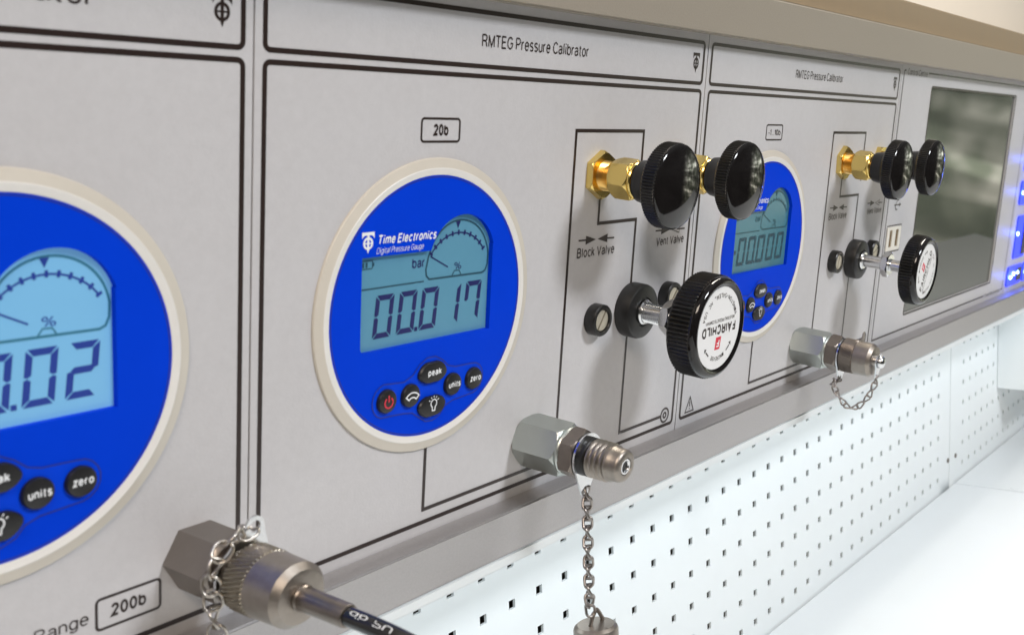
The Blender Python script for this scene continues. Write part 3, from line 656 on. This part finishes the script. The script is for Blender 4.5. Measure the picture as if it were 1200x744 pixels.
# ================================================================== REGULATOR KNOBS
def regulator(x, z, label, back, front, rk, nutd, rot, threaded):
    v = thing('regulator_knob', label, 'regulator knob', (x, 0, z), 'large black regulator knobs')
    mb = MB(); lathe(mb, [(0, 13.3), (.6, 13.6), (6.6, 13.6), (7.8, 13.2), (8.4, 12.2), (8.5, 7.4), (7.6, 7.0), (7.6, 2)], 72); mb.obj('collar', M['rubber'], v, 30)
    mb = MB(); lathe(mb, [(7.5, 6.2), (9.4, 6.2), (10.2, 5.6), (10.2, 2)], 48); mb.obj('gland_ring', M['chrome'], v)
    mb = MB()
    if threaded:
        pr = [(10, 4.6)]; d = 10.2
        while d < back: pr += [(d, 4.9), (d+.5, 4.0)]; d += 1.15
        lathe(mb, pr, 40)
    else: lathe(mb, [(10, 4.3), (nutd+5, 4.3), (nutd+5.2, 4.0), (back, 4.0)], 40)
    mb.obj('stem', M['chrome'], v, 18)
    mb = MB(); nut(mb, nutd, nutd+5, 8.8, .35, .9, True, 7.3); mb.obj('lock_nut', M['chrome'], v, 25)
    mb = MB(); lathe(mb, [(back-.1, 4), (back, rk-2.2), (back+.6, rk-1.0), (back+1.6, rk-.5)], 96, cap1=False); k = mb.obj('knob', M['knob_side'], v)
    mb = MB(); ribbed(mb, back+1.2, front-3.2, rk+.1, 76, .9, .5, cap0=False, cap1=False); mb.obj('ribbed_rim', M['knob_side'], k, 20)
    pr = [(front-3.5, rk-.6)]+[(front-3.4+3.4*math.sin(math.radians(a)), rk-3.0+2.6*math.cos(math.radians(a))) for a in range(0, 100, 10)]+[(front-.3, rk-4.2), (front-1.1, rk-4.9), (front-1.3, 2)]
    mb = MB(); lathe(mb, pr, 112, cap0=False); mb.obj('rounded_rim', M['knob'], k, 50)
    rl = rk-5.0
    mb = MB(); lathe(mb, [(front-1.25, rl), (front-1.0, rl)], 96); lb = mb.obj('label_disc', M['label'], v); lb['label'] = 'white round label with lettering'
    y = -(front-1.0)-.06
    c, s = math.cos(rot), math.sin(rot)
    def T(o):
        me = o.data
        for q in me.vertices:
            X, Z = q.co.x, q.co.z; q.co.x = c*X-s*Z; q.co.z = s*X+c*Z
        me.update()
    f = rl/19.7
    T(text('FAIRCHILD', lb, 'brand_text', M['ink'], -15.6*f, 15.6*f, -1.9*f, 4.9*f, y, bold=.028))
    T(text('INDUSTRIAL PRODUCTS COMPANY', lb, 'small_text', M['ink'], -14*f, 13*f, -4.6*f, 1.7*f, y, bold=.012))
    q = MB(); sheet(q, [(-2.6*f, 4.2*f), (2.2*f, 4.2*f), (3.0*f, 10.2*f), (-1.8*f, 10.2*f)], y); T(q.obj('red_mark', M['red_ink'], lb))
    T(text('F', lb, 'mark_letter', M['white_ink'], -1.2*f, 1.6*f, 5.4*f, 3.6*f, y-.06, bold=.02, skew=.1))
    def arc_text(s_, r, a0, a1, h, outward):
        n = len(s_)
        for i, ch in enumerate(s_):
            if ch == ' ': continue
            a = math.radians(a0+(a1-a0)*i/(n-1)); o = text(ch, lb, 'rim_letter', M['ink'], -h*.36, h*.36, -h/2, h, y, bold=.012)
            ph = a-PI/2 if outward else a+PI/2
            for q in o.data.vertices:
                X, Z = q.co.x/MM, q.co.z/MM
                q.co.x = (r*math.cos(a)+X*math.cos(ph)-Z*math.sin(ph))*MM; q.co.z = (r*math.sin(a)+X*math.sin(ph)+Z*math.cos(ph))*MM
            T(o)
    arc_text('WINSTON-SALEM, NC USA', 15.6*f, 200, 340, 2.2*f, False)
    arc_text('INCREASE', 14.6*f, 112, 68, 2.0*f, True)
    q = MB(); line(q, arc(0, 0, 14.6*f, 138, 124, 5), .8*f, y); line(q, arc(0, 0, 14.6*f, 56, 42, 5), .8*f, y)
    for a in (140, 40):
        aa = math.radians(a); g_ = 1 if a > 90 else -1; tx, tz = -math.sin(aa)*g_, math.cos(aa)*g_
        px, pz = 14.6*f*math.cos(aa), 14.6*f*math.sin(aa)
        tri = [(px+tx*1.6, pz+tz*1.6), (px+math.cos(aa)*1.3, pz+math.sin(aa)*1.3), (px-math.cos(aa)*1.3, pz-math.sin(aa)*1.3)]
        ar = sum(tri[i][0]*tri[(i+1) % 3][1]-tri[(i+1) % 3][0]*tri[i][1] for i in range(3))
        sheet(q, tri if ar > 0 else tri[::-1], y)
    T(q.obj('turn_arrows', M['ink'], lb))
    return v
regulator(221.3, 5.9, 'large black knob with white FAIRCHILD label reading upside down, centre panel', 36.0, 52.0, 25.0, 21.5, PI+.02, True)
regulator(221.3+W, 5.9, 'farther black knob on a long smooth stem, its white label turned sideways', 43.5, 56.5, 23.6, 24.5, math.radians(64), False)

def bushing(x, z, label, ang):
    v = thing('bushing_screw', label, 'screw', (x, 0, z), 'black ringed screws beside the regulator knobs')
    mb = MB(); lathe(mb, [(0, 7.4), (.4, 7.6), (5.2, 7.6), (5.8, 7.1), (5.8, 5.6), (5.2, 5.3), (3.0, 5.2), (3.0, 1)], 56); mb.obj('ring', M['knob_side'], v, 30)
    mb = MB(); n = 40; c, s = math.cos(ang), math.sin(ang)
    for sgn in (1, -1):
        pts = [(4.9*math.cos(a), 4.9*math.sin(a)) for a in [math.asin(.55/4.9)+(PI-2*math.asin(.55/4.9))*i/20 for i in range(21)]]
        pts = [(px, pz*sgn) for px, pz in pts]
        if sgn < 0: pts = pts[::-1]
        pts = [(c*px-s*pz, s*px+c*pz) for px, pz in pts]
        prism(mb, pts, -3.5, -5.0)
    mb.obj('slotted_head', M['head'], v)
    mb = MB(); sheet(mb, [(4.9*math.cos(2*PI*i/24), 4.9*math.sin(2*PI*i/24)) for i in range(24)], -3.7); mb.obj('slot_floor', M['steel'], v)
    return v
bushing(190.8, 5.2, 'black ringed slotted screw left of the near regulator knob', 1.0)
bushing(253.8, 8.8, 'black ringed screw partly hidden behind the near regulator knob', .9)
bushing(188.2+W, 7.0, 'small black ringed screw left of the far regulator knob', 1.3)
bushing(252.4+W, 9.0, 'black ringed screw behind the stem of the far regulator knob', .4)

# ================================================================== HOSE FITTINGS
def tab_plate(par, d, ang, rin=8.2, rout=9.8, reach=17.5, tw=3.4, hole=1.9, m='chrome'):
    """ring washer with a tapering ear that carries the chain; ang is the ear's direction"""
    c, s = math.cos(ang), math.sin(ang); pts = []
    a0 = math.radians(48)
    for i in range(40):
        a = a0+(2*PI-2*a0)*i/39; pts.append((rout*math.cos(a), rout*math.sin(a)))
    ear = [(reach-tw+tw*math.cos(a), tw*math.sin(a)) for a in [math.radians(-80+160*i/10) for i in range(11)]]
    pts += ear
    inner = [(rin*math.cos(2*PI*i/40), rin*math.sin(2*PI*i/40)) for i in range(40)]
    hl = [(reach-tw+hole*math.cos(2*PI*i/16), hole*math.sin(2*PI*i/16)) for i in range(16)]
    rt = lambda L: [(c*x-s*z, s*x+c*z) for x, z in L]
    mb = MB(); prism(mb, rt(pts), -d, -d-.9, [rt(inner), rt(hl)]); return mb.obj('chain_tab', M[m], par)
def zinc_body(v, rot=.12):
    mb = MB(); nut(mb, 0, 22.5, 12.2, rot, 1.4, True, 10.9, n=120); mb.obj('zinc_hex_body', M['zinc'], v, 22)
    mb = MB()
    for q in range(6):
        a = rot+PI/3*q+.02                                   # small bright wrench flats on the corners
    lathe(mb, [(22.4, 10.6), (23.6, 10.9), (24.4, 10.4)], 64); mb.obj('collar_ring', M['zinc'], v)
def male_fitting(x, z, label):
    v = thing('hose_fitting', label, 'hose fitting', (x, 0, z))
    zinc_body(v)
    mb = MB(); nut(mb, 23.8, 31.5, 11.6, .12+.35, 1.3, True, 10.1, n=120); mb.obj('steel_nut', M['steel'], v, 22)
    mb = MB(); lathe(mb, [(31.4, 8.6), (35.6, 8.6), (36.2, 7.8), (36.2, 3)], 56); mb.obj('seal_ring', M['rubber'], v)
    tab_plate(v, 32.2, math.radians(-90.5), 8.7, 10.2, 18.2, 3.0, 1.6)
    mb = MB(); pr = [(35.6, 7.0)]
    for i in range(4):
        d = 35.9+i*2.5
        pr += [(d, 7.3), (d+.55, 7.45), (d+1.15, 8.65), (d+1.65, 8.65), (d+2.2, 7.5)]
    pr += [(46.0, 7.4), (46.4, 8.1), (47.2, 8.1), (47.9, 7.5), (51.2, 7.35), (52.3, 6.95), (52.9, 6.1), (53.1, 5.0), (53.1, 3.9), (52.5, 3.7)]
    lathe(mb, pr, 96, cap1=False); mb.obj('threaded_nose', M['steel2'], v, 50)
    mb = MB(); lathe(mb, [(52.4, 3.6), (52.8, 3.4), (52.8, 2.7), (52.2, 2.3), (51.0, 2.3)], 48, cap0=False, cap1=False); mb.obj('port_ring', M['chrome'], v)
    mb = MB(); lathe(mb, [(51.0, 2.4), (51.9, 2.28)], 40); mb.obj('port_hole', M['button'], v)
    return v
male_fitting(147.2, -43.6, 'open threaded metal hose fitting below the centre gauge with a chain hanging from it')
def capped_fitting(x, z, label):
    v = thing('hose_fitting', label, 'hose fitting', (x, 0, z)); zinc_body(v, .1)
    mb = MB(); nut(mb, 23.8, 32.0, 11.6, .5, 1.3, True, 10.1, n=120); mb.obj('steel_nut', M['steel'], v, 22)
    tab_plate(v, 32.6, math.radians(-92), 7.8, 10.4, 18.0, 2.8, 1.5)
    return v
capped_fitting(146.2+W, -44.0, 'metal hose fitting on the right panel closed by a knurled cap')
def at(px, py, d):
    """point of the chain found on a plane parallel to the panel"""
    f = 1370.669; ray = s2*(px-600-290.77)-u2*(py-372+3.12)+fw*f; C = Vector((-253.861, -310.761, 125.708)); t = (-d-C.y)/ray.y; return tuple(C+ray*t)
def link_mesh(L=7.0, Wd=4.9, r=.62):
    mb = MB(); pts = []; a = L/2-Wd/2; q = Wd/2-r
    for i in range(9): t = -PI/2+PI*i/8; pts.append((a+q*math.cos(t), 0, q*math.sin(t)))
    for i in range(9): t = PI/2+PI*i/8; pts.append((-a+q*math.cos(t), 0, q*math.sin(t)))
    # a slight twist of the wire so that every link lies a little out of plane
    pts = [(x, .95*math.sin(x/L*PI*1.2)*(1 if z > 0 else -1), z) for x, y, z in pts]
    tube(mb, pts, r, 8, True); return mb.mesh('link', M['chain'], 60)
M['chain'] = mat('chain_steel', (.36, .33, .31), .30, 1, .1, 400, .1, 200)
M['chain_bright'] = mat('bright_chain_steel', (.50, .465, .42), .30, 1)
LINK = link_mesh()
def chain(name_label, path, pitch=4.9, scale=1.0, me=None, roll0=.6, jit=.12):
    v = thing('chain', name_label, 'chain', path[0])
    P = smooth([Vector(p) for p in path], 24); o0 = Vector(path[0]); acc = 0; nxt = pitch/2; k = 0
    for i in range(1, len(P)):
        d = (P[i]-P[i-1]).length
        while acc+d >= nxt:
            t = (nxt-acc)/d; p = P[i-1].lerp(P[i], t); dr = (P[i]-P[i-1]).normalized()
            o = bpy.data.objects.new('link', me or LINK); COL.objects.link(o); o.parent = v
            rr = dr.to_track_quat('X', 'Z').to_matrix() @ Matrix.Rotation(roll0+(k % 2)*PI/2+random.uniform(-jit, jit), 3, 'X')
            m = rr.to_4x4() @ Matrix.Scale(scale, 4); m.translation = (p-o0)*MM; o.matrix_local = m
            nxt += pitch; k += 1
        acc += d
    return v
chain('twisted steel chain hanging straight down from the open fitting below the centre gauge', [(148.4, -33.0, -58.8), at(688.5, 600, 35), at(689.5, 650, 38), at(691, 704, 41), at(692.5, 718, 41.6)], 4.35, 1.04)
# hanging cap at the frame's bottom edge
hc = thing('dust_cap', 'knurled steel dust cap hanging at the bottom edge from the straight chain', 'dust cap', at(698, 723, 42))
M['cap'] = M['steel2']
def lathe_z(mb, prof, n=72, ribs=None):
    v = []; f = []
    for i, (z, r) in enumerate(prof):
        for k in range(n):
            a = 2*PI*k/n; rr = r-(ribs[i]*(.5-.5*math.cos(a*48)) if ribs else 0); v.append((rr*math.cos(a), rr*math.sin(a), z))
    m = len(prof)
    for i in range(m-1):
        for k in range(n): f.append((i*n+k, (i+1)*n+k, (i+1)*n+(k+1) % n, i*n+(k+1) % n))
    f += [tuple(range(n)), tuple(reversed([(m-1)*n+k for k in range(n)]))]
    mb.add(v, f); return mb
mb = MB(); lathe_z(mb, [(-2.6, 3), (-3.0, 8.2), (-4.2, 9.6), (-5.4, 10.0), (-12, 10.0), (-12.6, 9.7)], 96); mb.obj('cap_body', M['steel2'], hc, 30).rotation_euler = (TILT*-1, 0, 0)
mb = MB(); lathe_z(mb, [(-12.5, 9.6), (-12.9, 10.5), (-22, 10.5), (-22.6, 9.9)], 288, [0, .6, .6, 0]); mb.obj('knurled_band', M['knurl'], hc, 20).rotation_euler = (-TILT, 0, 0)
mb = MB(); tube(mb, smooth([(-3.6, 0, -3.0), (-2.6, 0, .6), (-.4, 0, 3.6), (1.2, 0, 3.0), (4.2, 0, -.6), (6.0, 0, -3.4)], 5), .95, 8); mb.obj('wire_loop', M['steel'], hc)
# knurled cap on the right-hand fitting
dc = thing('dust_cap', 'knurled steel cap screwed onto the right-hand fitting with a chained ball end', 'dust cap', (146.2+W, 0, -44.0))
mb = MB(); ribbed(mb, 34.0, 43.2, 10.9, 60, .75, .5, helix=.045); mb.obj('knurled_band', M['steel'], dc, 20)
mb = MB(); lathe(mb, [(43.0, 10.2), (43.6, 10.7), (53.0, 10.5), (55.2, 9.0), (55.6, 7.4), (55.6, 1)], 96); mb.obj('cap_body', M['steel2'], dc, 25)
mb = MB(); lathe(mb, [(55.5, 4.2), (57.2, 4.2), (57.4, 3.4), (58.6, 3.4), (58.8, 4.0), (60, 3.9), (61.2, 3.2), (61.9, 1.9), (62.1, .3)], 48); mb.obj('rivet', M['chrome'], dc, 40)
tab_plate(dc, 57.5, math.radians(-98), 3.7, 5.0, 11.5, 2.2, 1.1)
mb = MB(); prism(mb, [(2, 10), (8, 9), (8.5, 13), (7.2, 15.5), (5.4, 15.0), (4.2, 12)], -42.8, -43.5); mb.obj('upper_ear', M['steel2'], dc)
chain('short steel chain looping from the right-hand fitting to the end of its cap', [(146.0+W, -33.0, -60.2), at(976.5, 449, 36), at(984, 465, 40), at(993, 475.5, 45), at(1006, 475.5, 50), at(1018, 464, 55), at(1026, 448, 58), (144.8+W, -58.3, -54.0)], 4.8, .92)
# left fitting with a cable adaptor
f1 = thing('hose_fitting', 'dark hexagonal hose fitting at the lower left with a cable adaptor screwed in', 'hose fitting', (-20.1, 0, -42.7))
mb = MB(); nut(mb, 0, 19, 11.4, 0, 2.0, False, 9.6, n=120); mb.obj('hex_body', M['ally'], f1, 22)
mb = MB(); lathe(mb, [(18.9, 8.4), (24.5, 8.4)], 56); mb.obj('neck', M['steel'], f1)
tab_plate(f1, 22.6, math.radians(76), 8.5, 10.4, 18.6, 3.4, 2.0)
ad = thing('cable_adaptor', 'knurled metal cable adaptor screwed onto the lower left fitting', 'adaptor', (-20.1, 0, -42.7))
mb = MB(); ribbed(mb, 25.6, 34.8, 11.0, 46, .95, .5, helix=.035); mb.obj('knurled_band', M['knurl'], ad, 20)
mb = MB(); lathe(mb, [(34.6, 10.3), (35.2, 10.75), (46.4, 10.5), (48.6, 8.6), (48.8, 8.0), (48.8, 4.0), (48.0, 3.9)], 112); mb.obj('sleeve', M['steel2'], ad, 22)
mb = MB(); lathe(mb, [(48.0, 3.9), (49.6, 4.2), (50.2, 3.85), (67.4, 3.75), (68.2, 3.5), (68.4, 2.6)], 56); mb.obj('ferrule', M['steel'], ad, 25)
cb = MB(); cp = smooth([(0, -68.3, 0), (.2, -76, -.1), (1.0, -88, -1.2), (3.2, -104, -4.5), (7, -122, -11), (12, -140, -22)], 8); tube(cb, cp, 2.95, 20)
co = tag(cb.obj('cable', M['cable']), 'glossy black cable with small white print leaving the lower left adaptor', 'cable', (-20.1, 0, -42.7))
# white print along the visible side of the cable
def cable_print(s, i0):
    key = (s, .0)
    o = text(s, co, 'print_mark', M['white_ink'], 0, 6.5, -.9, 1.9, 0, bold=.0)
    for q in o.data.vertices:
        u_, h_ = q.co.x/MM, q.co.z/MM; L = 0; tgt = i0+u_
        for k in range(1, len(cp)):
            dl = (cp[k]-cp[k-1]).length
            if L+dl >= tgt or k == len(cp)-1:
                t = (tgt-L)/dl; p = cp[k-1].lerp(cp[k], t); d = (cp[k]-cp[k-1]).normalized(); break
            L += dl
        n = Vector((-.55, -.35, .85)); n = (n-d*n.dot(d)).normalized(); b = d.cross(n); a = h_/2.95
        q.co = (p+(n*math.cos(a)+b*math.sin(a))*3.02)*MM
    o.data.update()
cable_print('db', 2.0); cable_print('PU', 11.0)
LINKB = link_mesh(7.8, 6.4, .50); LINKB.materials[0] = M['chain_bright']
ch = chain('bright steel chain drooping from the ear of the lower left fitting over its hex body', [(-17.2, -23.4, -28.4), (-21.6, -24.4, -28.6), (-26.4, -24.4, -29.4), (-30.2, -24.6, -33.5), (-32.2, -24.0, -39.6), (-31.9, -24.2, -46.5), (-31.6, -25.4, -56), (-31.4, -27.6, -72), (-31, -30, -95)], 5.3, 1.0, LINKB, .9, .25)
